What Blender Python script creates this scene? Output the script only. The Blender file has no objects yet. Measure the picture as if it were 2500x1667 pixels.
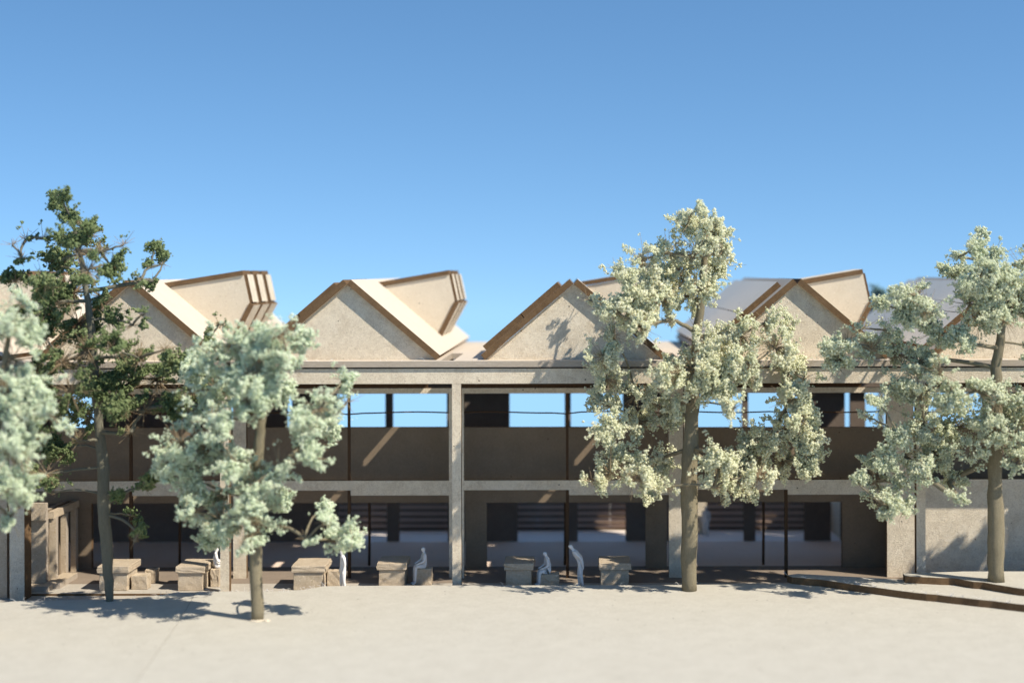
import bpy, bmesh, math, random
import numpy as np
from mathutils import Vector, Matrix

R = math.radians
rng = random.Random(7)
SC = bpy.context.scene
COL = SC.collection

# ------------------------------------------------------------------ camera, world, sun, exposure
CAM_Y, CAM_Z, F = -63.0, 14.13, 3465.0       # viewpoint; F = focal length in pixels of the 2500 px wide photograph
cam_d = bpy.data.cameras.new('camera')
cam = bpy.data.objects.new('camera', cam_d); COL.objects.link(cam)
cam.location = (0, CAM_Y, CAM_Z)
cam.rotation_euler = (R(90), R(0.12), 0)
cam_d.sensor_width = 36; cam_d.lens = 36 * F / 2500
cam_d.shift_x = -150 / 2500; cam_d.shift_y = -165.5 / 2500
cam_d.clip_start = 0.5; cam_d.clip_end = 2000
cam_d.dof.use_dof = True
cam_d.dof.focus_distance = 62.9
cam_d.dof.aperture_fstop = (cam_d.lens * 1e-3) / 0.85
SC.camera = cam

SUN_AZ = (0.868, -0.497); SUN_EL = 45.0
wd = bpy.data.worlds.new('World'); SC.world = wd; wd.use_nodes = True
wn = wd.node_tree; wn.nodes.clear()
def WN(t): return wn.nodes.new(t)
geo = WN('ShaderNodeTexCoord'); sep = WN('ShaderNodeSeparateXYZ'); comb = WN('ShaderNodeCombineXYZ')
mz = WN('ShaderNodeMath'); mz.operation = 'MULTIPLY_ADD'; mz.inputs[1].default_value = 1.25; mz.inputs[2].default_value = 0.195
mx = WN('ShaderNodeMath'); mx.operation = 'MAXIMUM'; mx.inputs[1].default_value = 0.16
sky = WN('ShaderNodeTexSky'); sky.sky_type = 'NISHITA'; sky.sun_disc = False
sky.sun_elevation = R(SUN_EL); sky.sun_rotation = math.atan2(SUN_AZ[0], SUN_AZ[1])
sky.air_density = 1.0; sky.dust_density = 0.1; sky.ozone_density = 3.5
bg = WN('ShaderNodeBackground'); bg.inputs['Strength'].default_value = 0.128
wo = WN('ShaderNodeOutputWorld')
L = wn.links.new
L(geo.outputs['Generated'], sep.inputs[0])
L(sep.outputs[0], comb.inputs[0]); L(sep.outputs[1], comb.inputs[1])
L(sep.outputs[2], mz.inputs[0]); L(mz.outputs[0], mx.inputs[0]); L(mx.outputs[0], comb.inputs[2])
L(comb.outputs[0], sky.inputs['Vector']); hs_ = WN('ShaderNodeHueSaturation'); hs_.inputs['Saturation'].default_value = 1.12; hs_.inputs['Hue'].default_value = 0.494
L(sky.outputs[0], hs_.inputs['Color']); L(hs_.outputs[0], bg.inputs['Color']); L(bg.outputs[0], wo.inputs[0])

sd = bpy.data.lights.new('sun', 'SUN'); sd.energy = 4.6; sd.angle = R(0.55); sd.color = (1.0, 0.92, 0.79)
sun = bpy.data.objects.new('sun', sd); COL.objects.link(sun)
ce, se = math.cos(R(SUN_EL)), math.sin(R(SUN_EL))
to_sun = Vector((SUN_AZ[0] * ce, SUN_AZ[1] * ce, se))
sun.rotation_euler = to_sun.to_track_quat('Z', 'Y').to_euler()
sun.location = (30, -30, 40)

SC.view_settings.view_transform = 'Standard'; SC.view_settings.look = 'None'
SC.view_settings.gamma = 1.0; SC.view_settings.use_curve_mapping = False
SC.view_settings.exposure = 0.52
SC.cycles.max_bounces = 8; SC.cycles.diffuse_bounces = 5
SC.cycles.use_denoising = True

# ------------------------------------------------------------------ helpers
def at(px, py, Y):
    d = Y - CAM_Y
    return Vector(((px - 1400) * d / F, Y, CAM_Z - (py - 668) * d / F))
def X(px, Y): return (px - 1400) * (Y - CAM_Y) / F
def Z(py, Y): return CAM_Z - (py - 668) * (Y - CAM_Y) / F

def tag(o, label=None, cat=None, group=None, kind=None):
    if label: o['label'] = label
    if cat: o['category'] = cat
    if group: o['group'] = group
    if kind: o['kind'] = kind
    return o
def empty(name, loc, parent=None):
    o = bpy.data.objects.new(name, None); COL.objects.link(o); o.location = loc
    o.empty_display_size = 0.5
    if parent:
        o.parent = parent; o.matrix_parent_inverse = Matrix.Translation(-pos(parent))
    return o
def pos(o):
    # every parent in this scene is placed by location only, in world coordinates
    return Vector(o.location)
def mesh_obj(name, verts, faces, mats, fmi=None, parent=None, smooth=False):
    me = bpy.data.meshes.new(name)
    me.from_pydata([tuple(v) for v in verts], [], faces)
    for m in mats: me.materials.append(m)
    if fmi: me.polygons.foreach_set('material_index', fmi)
    if smooth: me.polygons.foreach_set('use_smooth', [True] * len(me.polygons))
    me.update()
    o = bpy.data.objects.new(name, me); COL.objects.link(o)
    if parent:
        o.parent = parent; o.matrix_parent_inverse = Matrix.Translation(-pos(parent))
    return o

# ------------------------------------------------------------------ materials
def mat_board(name, col, col2, rough=0.95, bump=0.5, fibre=1.0, specks=True, scale=1.0, streak=None, relief=0.035, lo=0.33, hi=0.62, fleck=1.0):
    m = bpy.data.materials.new(name); m.use_nodes = True
    nt = m.node_tree; N = nt.nodes; K = nt.links.new
    b = N['Principled BSDF']; b.inputs['Roughness'].default_value = rough
    b.inputs['Specular IOR Level'].default_value = 0.15
    tc = N.new('ShaderNodeTexCoord')
    mp = N.new('ShaderNodeMapping'); K(tc.outputs['Object'], mp.inputs[0])
    mp.inputs['Scale'].default_value = (scale, scale, scale)
    if streak: mp.inputs['Scale'].default_value = streak
    n1 = N.new('ShaderNodeTexNoise'); n1.inputs['Scale'].default_value = 1.3; n1.inputs['Detail'].default_value = 5
    n1.inputs['Roughness'].default_value = 0.7; K(mp.outputs[0], n1.inputs['Vector'])
    n2 = N.new('ShaderNodeTexNoise'); n2.inputs['Scale'].default_value = 9; n2.inputs['Detail'].default_value = 6
    n2.inputs['Roughness'].default_value = 0.75; n2.inputs['Distortion'].default_value = 1.6 * fibre; K(mp.outputs[0], n2.inputs['Vector'])
    mixf = N.new('ShaderNodeMix'); mixf.data_type = 'FLOAT'; mixf.inputs[0].default_value = 0.65
    K(n1.outputs[0], mixf.inputs[2]); K(n2.outputs[0], mixf.inputs[3])
    cr = N.new('ShaderNodeValToRGB'); K(mixf.outputs[0], cr.inputs[0])
    cr.color_ramp.elements[0].position = lo; cr.color_ramp.elements[0].color = (*col2, 1)
    cr.color_ramp.elements[1].position = hi; cr.color_ramp.elements[1].color = (*col, 1)
    last = cr.outputs[0]
    if specks:
        # coloured pulp flecks, pale and dark
        for sc_, th_, colf in ((6.5, 0.13, (0.93, 0.88, 0.76, 1)), (5.2, 0.11, (0.20, 0.15, 0.10, 1)), (3.1, 0.075, (0.42, 0.22, 0.10, 1))):
            v2 = N.new('ShaderNodeTexVoronoi'); v2.inputs['Scale'].default_value = sc_
            wq = N.new('ShaderNodeVectorMath'); wq.operation = 'MULTIPLY_ADD'; wq.inputs[1].default_value = (0.25, 0.25, 0.25)
            K(n2.outputs['Color'], wq.inputs[0]); K(mp.outputs[0], wq.inputs[2]); K(wq.outputs[0], v2.inputs['Vector'])
            l2 = N.new('ShaderNodeMath'); l2.operation = 'LESS_THAN'; l2.inputs[1].default_value = th_; K(v2.outputs['Distance'], l2.inputs[0])
            f2 = N.new('ShaderNodeMath'); f2.operation = 'MULTIPLY'; f2.inputs[1].default_value = 0.55 * fleck; K(l2.outputs[0], f2.inputs[0])
            m2 = N.new('ShaderNodeMix'); m2.data_type = 'RGBA'; K(f2.outputs[0], m2.inputs[0]); K(last, m2.inputs[6]); m2.inputs[7].default_value = colf
            last = m2.outputs[2]
        vo = N.new('ShaderNodeTexVoronoi'); vo.inputs['Scale'].default_value = 1.7; vo.inputs['Randomness'].default_value = 1
        K(mp.outputs[0], vo.inputs['Vector'])
        lt = N.new('ShaderNodeMath'); lt.operation = 'LESS_THAN'; lt.inputs[1].default_value = 0.055
        K(vo.outputs['Distance'], lt.inputs[0])
        hs = N.new('ShaderNodeSeparateColor'); K(vo.outputs['Color'], hs.inputs[0])
        g2 = N.new('ShaderNodeMath'); g2.operation = 'GREATER_THAN'; g2.inputs[1].default_value = 0.55; K(hs.outputs[0], g2.inputs[0])
        ml = N.new('ShaderNodeMath'); ml.operation = 'MULTIPLY'; K(lt.outputs[0], ml.inputs[0]); K(g2.outputs[0], ml.inputs[1])
        mm = N.new('ShaderNodeMix'); mm.data_type = 'RGBA'; K(ml.outputs[0], mm.inputs[0]); K(last, mm.inputs[6])
        mm.inputs[7].default_value = (0.10, 0.07, 0.05, 1)
        last = mm.outputs[2]
    K(last, b.inputs['Base Color'])
    n3 = N.new('ShaderNodeTexNoise'); n3.inputs['Scale'].default_value = 14; n3.inputs['Detail'].default_value = 4
    n3.inputs['Distortion'].default_value = 2.5 * fibre; K(mp.outputs[0], n3.inputs['Vector'])
    n4 = N.new('ShaderNodeTexNoise'); n4.inputs['Scale'].default_value = 45; n4.inputs['Detail'].default_value = 2; K(mp.outputs[0], n4.inputs['Vector'])
    ad = N.new('ShaderNodeMath'); ad.operation = 'MULTIPLY_ADD'; ad.inputs[1].default_value = 0.4
    K(n4.outputs[0], ad.inputs[0]); K(n3.outputs[0], ad.inputs[2])
    bp = N.new('ShaderNodeBump'); bp.inputs['Strength'].default_value = bump; bp.inputs['Distance'].default_value = relief
    K(ad.outputs[0], bp.inputs['Height']); K(bp.outputs[0], b.inputs['Normal'])
    return m

BOARD = mat_board('greyboard', (0.82, 0.725, 0.57), (0.61, 0.515, 0.385), bump=0.9, relief=0.065, fleck=0.8, lo=0.40, hi=0.56)
TOPB = mat_board('lightened_roof_sheet', (0.82, 0.745, 0.63), (0.76, 0.685, 0.57), bump=0.1, fleck=0.2)  # lightened tone stands in for sun the left slopes barely catch
ROOFB = mat_board('smooth_roof_board', (0.60, 0.52, 0.42), (0.54, 0.46, 0.365), bump=0.12, fleck=0.3)
EDGE = mat_board('burnt_edge', (0.200, 0.125, 0.066), (0.095, 0.057, 0.030), bump=0.8, specks=False, streak=(1, 1, 1))
CUT = mat_board('knife_cut_edge', (0.50, 0.43, 0.35), (0.36, 0.30, 0.235), bump=0.8, specks=False, streak=(0.5, 2, 2.5))
GROUND = mat_board('ground_board', (0.53, 0.50, 0.43), (0.445, 0.415, 0.35), bump=0.5, fleck=0.45, lo=0.38, hi=0.58)
LOWER = mat_board('lower_ground_board', (0.46, 0.42, 0.36), (0.38, 0.34, 0.28), bump=0.3)
DARKB = mat_board('shaded_interior_board', (0.26, 0.20, 0.14), (0.19, 0.145, 0.10), bump=0.3, fleck=0.12)  # greyboard darkened so the inner walls read as shaded
FLOORB = mat_board('shade_floor_board', (0.28, 0.225, 0.175), (0.20, 0.16, 0.125), bump=0.2, fleck=0.1)  # floor band darkened in place of shade behind the front
HALLF = mat_board('lit_hall_floor', (0.80, 0.64, 0.52), (0.72, 0.57, 0.46), bump=0.15, fleck=0.1)  # floor band lightened in place of light reaching the hall
YARD = mat_board('white_yard_board', (0.90, 0.80, 0.72), (0.84, 0.74, 0.66), bump=0.1, fleck=0.1)  # whitish board, lightened further to make up for weak yard light
FENCEB = mat_board('pinkish_fence_board', (0.66, 0.50, 0.42), (0.56, 0.42, 0.35), bump=0.2, specks=False)
BROWNB = mat_board('dark_shade_board', (0.20, 0.16, 0.13), (0.14, 0.11, 0.09), bump=0.3, specks=False)  # shade put into the colour of rear walls and packing; rails dark too
CREAM = mat_board('cream_board', (0.68, 0.60, 0.47), (0.57, 0.49, 0.37), bump=0.4)
STICK = mat_board('wood_stick', (0.10, 0.058, 0.032), (0.05, 0.030, 0.018), bump=0.4, specks=False, streak=(6, 6, 0.5))
STONE = mat_board('glued_board', (0.60, 0.50, 0.375), (0.40, 0.315, 0.215), bump=1.0)
FIG = mat_board('white_figure', (0.80, 0.77, 0.73), (0.74, 0.71, 0.67), bump=0.1, specks=False)
BARK_P = mat_board('pale_bark', (0.30, 0.26, 0.175), (0.16, 0.135, 0.085), bump=0.8, specks=False, streak=(3, 3, 0.7))
BARK_G = mat_board('grey_bark', (0.23, 0.21, 0.155), (0.12, 0.12, 0.09), bump=0.8, specks=False, streak=(3, 3, 0.7))
TWIG = mat_board('dry_twig', (0.38, 0.30, 0.19), (0.20, 0.13, 0.075), bump=0.2, specks=False)

def mat_leaf(name, cols, transl=0.25):
    m = bpy.data.materials.new(name); m.use_nodes = True
    nt = m.node_tree; N = nt.nodes; K = nt.links.new
    b = N['Principled BSDF']; b.inputs['Roughness'].default_value = 0.9; b.inputs['Specular IOR Level'].default_value = 0.1
    tc = N.new('ShaderNodeTexCoord')
    n1 = N.new('ShaderNodeTexNoise'); n1.inputs['Scale'].default_value = 0.9; n1.inputs['Detail'].default_value = 2
    n2 = N.new('ShaderNodeTexNoise'); n2.inputs['Scale'].default_value = 7; n2.inputs['Detail'].default_value = 2
    K(tc.outputs['Object'], n1.inputs['Vector']); K(tc.outputs['Object'], n2.inputs['Vector'])
    mx_ = N.new('ShaderNodeMix'); mx_.data_type = 'FLOAT'; mx_.inputs[0].default_value = 0.55
    K(n1.outputs[0], mx_.inputs[2]); K(n2.outputs[0], mx_.inputs[3])
    cr = N.new('ShaderNodeValToRGB'); K(mx_.outputs[0], cr.inputs[0])
    ps = (0.36, 0.5, 0.64)
    cr.color_ramp.elements[0].position = ps[0]; cr.color_ramp.elements[0].color = (*cols[0], 1)
    cr.color_ramp.elements[1].position = ps[2]; cr.color_ramp.elements[1].color = (*cols[2], 1)
    e = cr.color_ramp.elements.new(ps[1]); e.color = (*cols[1], 1)
    K(cr.outputs[0], b.inputs['Base Color'])
    tr = N.new('ShaderNodeBsdfTranslucent'); K(cr.outputs[0], tr.inputs['Color'])
    ms = N.new('ShaderNodeMixShader'); ms.inputs[0].default_value = transl
    K(b.outputs[0], ms.inputs[1]); K(tr.outputs[0], ms.inputs[2]); K(ms.outputs[0], N['Material Output'].inputs[0])
    return m
LEAF_PALE = mat_leaf('pale_foliage', [(0.80, 0.81, 0.58), (0.92, 0.92, 0.70), (0.94, 0.92, 0.74)], 0.47)
LEAF_MINT = mat_leaf('minty_foliage', [(0.76, 0.83, 0.62), (0.86, 0.93, 0.74), (0.92, 0.94, 0.78)], 0.47)
LEAF_GREY = mat_leaf('sage_foliage', [(0.73, 0.77, 0.56), (0.85, 0.88, 0.68), (0.92, 0.92, 0.73)], 0.47)
LEAF_DARK = mat_leaf('dark_foliage', [(0.145, 0.19, 0.08), (0.22, 0.28, 0.125), (0.33, 0.37, 0.185)], 0.28)
LEAF_TEAL = mat_leaf('teal_foliage', [(0.16, 0.27, 0.27), (0.22, 0.36, 0.36), (0.28, 0.42, 0.40)], 0.3)

# ------------------------------------------------------------------ board builders
def box(name, x0, x1, y0, y1, z0, z1, parent=None, face=None, edge=None, thin=None, taper=None):
    face = face or BOARD; edge = edge or EDGE
    d = (x1 - x0, y1 - y0, z1 - z0)
    if thin is None: thin = d.index(min(d))
    v = [(x, y, z) for z in (z0, z1) for y in (y0, y1) for x in (x0, x1)]
    f = [(0, 2, 3, 1), (4, 5, 7, 6), (0, 1, 5, 4), (2, 6, 7, 3), (0, 4, 6, 2), (1, 3, 7, 5)]
    ax = (2, 2, 1, 1, 0, 0)
    return mesh_obj(name, v, f, [face, edge], [0 if a == thin else 1 for a in ax], parent)

def prism_y(name, pts, y0, y1, parent=None, face=None, edge=None, sides=None):
    """polygon in the XZ plane extruded along Y; caps get `face`, sides `edge` (or per-side material index)"""
    face = face or BOARD; edge = edge or EDGE
    n = len(pts)
    v = [(x, y0, z) for x, z in pts] + [(x, y1, z) for x, z in pts]
    f = [tuple(range(n)), tuple(range(2 * n - 1, n - 1, -1))]
    mi = [0, 0]
    for i in range(n):
        j = (i + 1) % n
        f.append((j, i, i + n, j + n)); mi.append(sides[i] if sides else 1)
    # outward orientation
    o = mesh_obj(name, v, f, [face, edge], mi, parent)
    bm = bmesh.new(); bm.from_mesh(o.data); bmesh.ops.recalc_face_normals(bm, faces=bm.faces); bm.to_mesh(o.data); bm.free()
    return o

def slope_board(name, p, q, t, y0, y1, parent, face=None, edge=None, up=1):
    """a board whose section runs p->q in XZ, thickness t on the upper side, lying along Y. Broad faces = face, cut faces = edge"""
    px, pz = p; qx, qz = q
    l = math.hypot(qx - px, qz - pz); nx, nz = -(qz - pz) / l * t, (qx - px) / l * t
    if nz * up < 0: nx, nz = -nx, -nz
    pts = [(px, pz), (qx, qz), (qx + nx, qz + nz), (px + nx, pz + nz)]
    face = face or BOARD; edge = edge or EDGE
    v = [(x, y0, z) for x, z in pts] + [(x, y1, z) for x, z in pts]
    f = [(0, 1, 2, 3), (7, 6, 5, 4), (1, 0, 4, 5), (2, 1, 5, 6), (3, 2, 6, 7), (0, 3, 7, 4)]
    mi = [1, 1, 0, 1, 0, 1]
    o = mesh_obj(name, v, f, [face, edge], mi, parent)
    bm = bmesh.new(); bm.from_mesh(o.data); bmesh.ops.recalc_face_normals(bm, faces=bm.faces); bm.to_mesh(o.data); bm.free()
    return o

def plate(name, pts, z0, z1, face, edge, parent=None):
    """polygon in XY (list of (x, y)), from z0 to z1"""
    n = len(pts)
    v = [(x, y, z0) for x, y in pts] + [(x, y, z1) for x, y in pts]
    f = [tuple(range(n)), tuple(range(n, 2 * n))]
    mi = [0, 0]
    for i in range(n):
        j = (i + 1) % n
        f.append((i, j, j + n, i + n)); mi.append(1)
    o = mesh_obj(name, v, f, [face, edge], mi, parent)
    bm = bmesh.new(); bm.from_mesh(o.data)
    bmesh.ops.recalc_face_normals(bm, faces=bm.faces)
    bmesh.ops.triangulate(bm, faces=[fa for fa in bm.faces if len(fa.verts) > 4])
    bm.to_mesh(o.data); bm.free()
    return o

# ------------------------------------------------------------------ ground
GZ = 0.5
def gd(py, z): return (CAM_Z - z) * F / (py - 668) + CAM_Y
def edge_line(pairs, z):
    out = []
    for px, py in pairs:
        Y = gd(py, z); out.append((X(px, Y), Y))
    return out
def wobble(pts, amp, step, seed):
    r = random.Random(seed); out = []
    for (x0, y0), (x1, y1) in zip(pts[:-1], pts[1:]):
        n = max(1, int(math.hypot(x1 - x0, y1 - y0) / step))
        for i in range(n):
            t = i / n; out.append((x0 + (x1 - x0) * t, y0 + (y1 - y0) * t + (r.uniform(-amp, amp) if i else 0)))
    out.append(pts[-1]); return out
tag(box('lower_ground', -75, 75, -70, 46, -0.9, -0.1, face=LOWER, edge=EDGE), kind='structure')
bk = edge_line([(-700, 1474), (0, 1467), (34, 1463), (170, 1461), (300, 1458), (361, 1453), (425, 1443), (560, 1441), (680, 1441), (744, 1437),
                (787, 1429), (860, 1428), (1500, 1428), (1900, 1426), (2600, 1426)], GZ)
bk = [(-75, bk[0][1] - 1)] + bk + [(75, bk[-1][1])]
seam = lambda y: -15.55 - (y + 7.2) * 0.105
cutY = [p for p in bk if p[0] < -16.2]
lx = -16.25
ly = cutY[-1][1] + (bk[len(cutY)][1] - cutY[-1][1]) * (lx - cutY[-1][0]) / (bk[len(cutY)][0] - cutY[-1][0])
leftp = wobble(cutY + [(lx - 0.006, ly)], 0.02, 0.7, 1) + [(seam(-7.2) - 0.006, -7.2), (seam(-70) - 0.006, -70), (-75, -70)]
rightp = wobble([(lx + 0.012, ly)] + bk[len(cutY):], 0.02, 0.7, 2) + [(75, -70), (seam(-70) + 0.012, -70), (seam(-7.2) + 0.012, -7.2)]
tag(plate('ground', leftp, -0.096, GZ - 0.012, GROUND, EDGE), kind='structure')
tag(plate('ground', rightp, -0.096, GZ, GROUND, EDGE), kind='structure')
s1 = edge_line([(1920, 1421), (1932, 1426), (2000, 1432), (2100, 1447), (2200, 1461), (2350, 1478), (2500, 1496), (2900, 1530)], GZ)
s1 = wobble(s1, 0.05, 0.5, 3) + [(45, -9), (45, -1.4), (s1[0][0] + 5, -1.25), (s1[0][0] + 0.5, s1[0][1] + 0.3)]
tag(plate('terrain_step', s1, GZ + 0.002, GZ + 0.30, GROUND, EDGE), kind='structure')
s2 = edge_line([(2203, 1417), (2208, 1424), (2260, 1427), (2330, 1430), (2375, 1438.5), (2400, 1440), (2450, 1449), (2500, 1457), (2900, 1495)], GZ + 0.3)
s2 = wobble(s2, 0.05, 0.4, 4) + [(44.5, -6), (44.5, -1.1), (17, -1.0), (s2[0][0] + 0.25, -1.35)]
tag(plate('terrain_step', s2, GZ + 0.302, GZ + 0.60, GROUND, EDGE), kind='structure')

# ------------------------------------------------------------------ the building
B = tag(empty('model_building', (0, 0, 0)), 'two-storey greyboard building with a row of gabled roofs above an open columned front', 'building')
FY, WY, BY = 3.0, 5.2, 12.0          # recessed frame, inner wall, back plane
XL, XR = -34.0, 34.0
box('floor_slab', -27.5, XR, -0.06, 1.9, -0.096, 0.0, B, LOWER, EDGE)
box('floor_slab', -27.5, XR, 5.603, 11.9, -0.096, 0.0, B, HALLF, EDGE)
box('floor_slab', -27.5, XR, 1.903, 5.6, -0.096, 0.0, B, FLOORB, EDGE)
box('floor_slab', -27.5, XR, 11.903, 20, -0.096, 0.0, B, YARD, EDGE)
# front columns
COLX = [-26.1, -15.5, -5.2, 5.1, 15.4, 25.7]
for cx in COLX[1:]:
    box('front_column', cx - 0.20, cx + 0.20, -0.02, 0.34, 0.0, 9.252, B, BOARD, EDGE, thin=1)
# front beam in two lengths and the roof deck with its slots of light
for a, b_ in ((XL, -5.2), (-5.198, XR)):
    box('front_beam', a, b_, 0.0, 0.32, 9.255, 9.925, B, BOARD, EDGE)
box('packing_strip', XL, XR, 0.26, 0.32, 9.927, 9.998, B, BROWNB, BROWNB, thin=2)  # recess block, coloured dark for the shade in the gap
GX = [-29.8, -19.9, -10.15, 0.0, 10.03, 20.05, 30.1]
xs = [XL]
for g in GX[:-1]:
    xs += [g + 4.22, g + 4.80]
xs.append(XR)
for i in range(0, len(xs), 2):
    box('roof_deck', xs[i], xs[i + 1], 0.32, 6.0, 10.0, 10.27, B, ROOFB, CUT)
box('roof_deck', XL, XR, -0.12, 0.318, 10.0, 10.27, B, ROOFB, CUT, thin=2)
box('roof_deck', XL, XR, 6.002, 8.2, 10.0, 10.27, B, ROOFB, CUT, thin=2)
for g, g2 in list(zip(GX[:-1], GX[1:]))[:4]:  # rear deck left open between these strips to light the yard
    box('roof_deck', g + 3.9, g2 - 3.9, 8.202, 17.8, 10.0, 10.27, B, ROOFB, CUT, thin=2)

# recessed frame (its own board plane)
for px, w in ((584, 0.61), (1113.5, 0.70), (1649, 0.66), (2197, 1.24)):
    cx = X(px, FY)
    box('frame_pier', cx - w / 2, cx + w / 2, FY, FY + 0.28, 0.0, 8.57, B, BOARD, EDGE, thin=1)
PX = [X(584, FY), X(1113.5, FY), X(1649, FY), X(2197, FY)]
PW = [0.61, 0.70, 0.66, 1.24]
SX = [X(318, FY), X(851, FY), X(1384, FY), X(1918, FY)]
zt = 4.53
zl, zr = Z(1195.5, FY), Z(1208, FY)
bays = [(X(60, FY), SX[0], PX[0] - PW[0] / 2), (PX[0] + PW[0] / 2, SX[1], PX[1] - PW[1] / 2),
        (PX[1] + PW[1] / 2, SX[2], PX[2] - PW[2] / 2), (PX[2] + PW[2] / 2, SX[3], PX[3] - PW[3] / 2)]
for a, s, b_ in bays:
    box('frame_beam', a + 0.002, s, FY + 0.002, FY + 0.27, zl, zt, B, BOARD, EDGE, thin=1)
    box('frame_beam', s + 0.002, b_ - 0.002, FY + 0.002, FY + 0.27, zr, zt, B, BOARD, EDGE, thin=1)
    box('mullion', s - 0.07, s + 0.075, FY - 0.02, FY + 0.14, 0.0, zl - 0.002, B, STICK, STICK)
    box('mullion', s - 0.06, s + 0.06, FY - 0.02, FY + 0.14, zt + 0.002, 8.57, B, STICK, STICK)
box('frame_beam', XL, XR, FY, FY + 0.27, 8.573, 8.82, B, BOARD, EDGE, thin=1)
cs = [XL]
for g in GX[:-1]: cs += [g + 3.35, g + 4.75]
cs.append(XR)
for i in range(0, len(cs), 2):
    box('ceiling_shade_strip', cs[i], cs[i + 1], FY + 0.05, FY + 0.3, 8.822, 9.998, B, STICK, STICK)  # dark strip added for the shade behind the front beam
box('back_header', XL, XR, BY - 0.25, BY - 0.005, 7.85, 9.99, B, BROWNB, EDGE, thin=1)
# closed ground-storey wall of the right bay
box('closed_wall', PX[3] + 0.622, XR, FY + 0.03, FY + 0.25, 0.0, zt, B, BOARD, EDGE)
# side ends of the building
box('end_wall', XR, XR + 0.3, 0.4, BY, 0, 9.99, B, BOARD, EDGE)
box('end_wall', XL - 0.3, XL, 0.4, BY, 0, 9.99, B, BOARD, EDGE)

# sagging hand-rail wire across the upper openings
def tube(name, pts, radii, seg, mat, parent, smooth=True, wob=0.0, seed=0):
    r = random.Random(seed)
    v = []; f = []
    P = [Vector(p) for p in pts]
    for i, p in enumerate(P):
        t = (P[min(i + 1, len(P) - 1)] - P[max(i - 1, 0)]).normalized()
        a = t.orthogonal().normalized() if abs(t.z) < 0.9 else t.cross(Vector((0, 1, 0))).normalized()
        b2 = t.cross(a)
        rr = radii[i] if hasattr(radii, '__len__') else radii
        for k in range(seg):
            th = 2 * math.pi * k / seg; q = rr * (1 + r.uniform(-wob, wob))
            v.append(p + a * math.cos(th) * q + b2 * math.sin(th) * q)
    for i in range(len(P) - 1):
        for k in range(seg):
            k2 = (k + 1) % seg
            f.append((i * seg + k, i * seg + k2, (i + 1) * seg + k2, (i + 1) * seg + k))
    f.append(tuple(range(seg - 1, -1, -1))); f.append(tuple(range((len(P) - 1) * seg, len(P) * seg)))
    return mesh_obj(name, v, f, [mat], None, parent, smooth)
for i, (a, s, b_) in enumerate(bays + [(PX[3] + 0.62, PX[3] + 5, PX[3] + 10)]):
    pts = []
    n = 14
    for k in range(n + 1):
        x = a + (b_ - a) * k / n
        z = Z(1007 + 1.6 * math.sin(k * 0.8 + i * 1.7) + (3 if k == n // 2 else 0), FY)
        pts.append((x, FY + 0.18, z))
    tube('rail_wire', pts, 0.033, 6, STICK, B)

# inner wall: balcony panels, lintel, ground-storey piers
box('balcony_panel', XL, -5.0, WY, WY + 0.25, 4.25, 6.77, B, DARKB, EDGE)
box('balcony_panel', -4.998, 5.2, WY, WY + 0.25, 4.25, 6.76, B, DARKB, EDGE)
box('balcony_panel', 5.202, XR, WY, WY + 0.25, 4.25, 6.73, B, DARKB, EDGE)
box('upper_floor', XL, XR, WY + 0.252, 8.6, 4.25, 4.5, B, DARKB, EDGE)  # cut short so more light falls into the hall and yard
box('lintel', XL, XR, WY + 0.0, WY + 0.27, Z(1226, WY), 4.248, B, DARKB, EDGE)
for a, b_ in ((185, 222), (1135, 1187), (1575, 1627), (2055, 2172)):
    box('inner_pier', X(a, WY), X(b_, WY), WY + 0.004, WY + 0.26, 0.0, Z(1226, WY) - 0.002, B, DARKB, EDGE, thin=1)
for px, yb in ((900, 1383), (1378, 1382), (1862, 1388), (437, 1385)):
    x = X(px, 5.9); tube('thin_pole', [(x, 5.9, 0.0), (x + 0.02, 5.9, 2.2), (x, 5.9, 4.24)], 0.065, 8, STICK, B)
# back plane, upper storey
def bx(px): return X(px, BY)
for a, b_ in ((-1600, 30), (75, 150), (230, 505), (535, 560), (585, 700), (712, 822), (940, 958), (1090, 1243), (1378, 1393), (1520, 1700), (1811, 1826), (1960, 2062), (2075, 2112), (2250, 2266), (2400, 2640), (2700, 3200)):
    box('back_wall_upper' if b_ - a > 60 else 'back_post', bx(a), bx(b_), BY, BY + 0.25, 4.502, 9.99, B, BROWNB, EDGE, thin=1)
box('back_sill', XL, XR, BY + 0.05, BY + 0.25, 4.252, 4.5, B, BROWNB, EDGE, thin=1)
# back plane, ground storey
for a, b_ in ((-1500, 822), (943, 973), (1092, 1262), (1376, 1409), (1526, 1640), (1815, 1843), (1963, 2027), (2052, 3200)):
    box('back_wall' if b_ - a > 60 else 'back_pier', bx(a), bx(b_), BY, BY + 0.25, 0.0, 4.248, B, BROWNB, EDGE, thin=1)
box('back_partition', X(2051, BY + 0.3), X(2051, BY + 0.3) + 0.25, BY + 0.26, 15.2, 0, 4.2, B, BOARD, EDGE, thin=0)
box('back_partition', X(1700, 14), X(1724, 14), 14.0, 14.25, 0, 4.2, B, BOARD, EDGE, thin=1)

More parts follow.
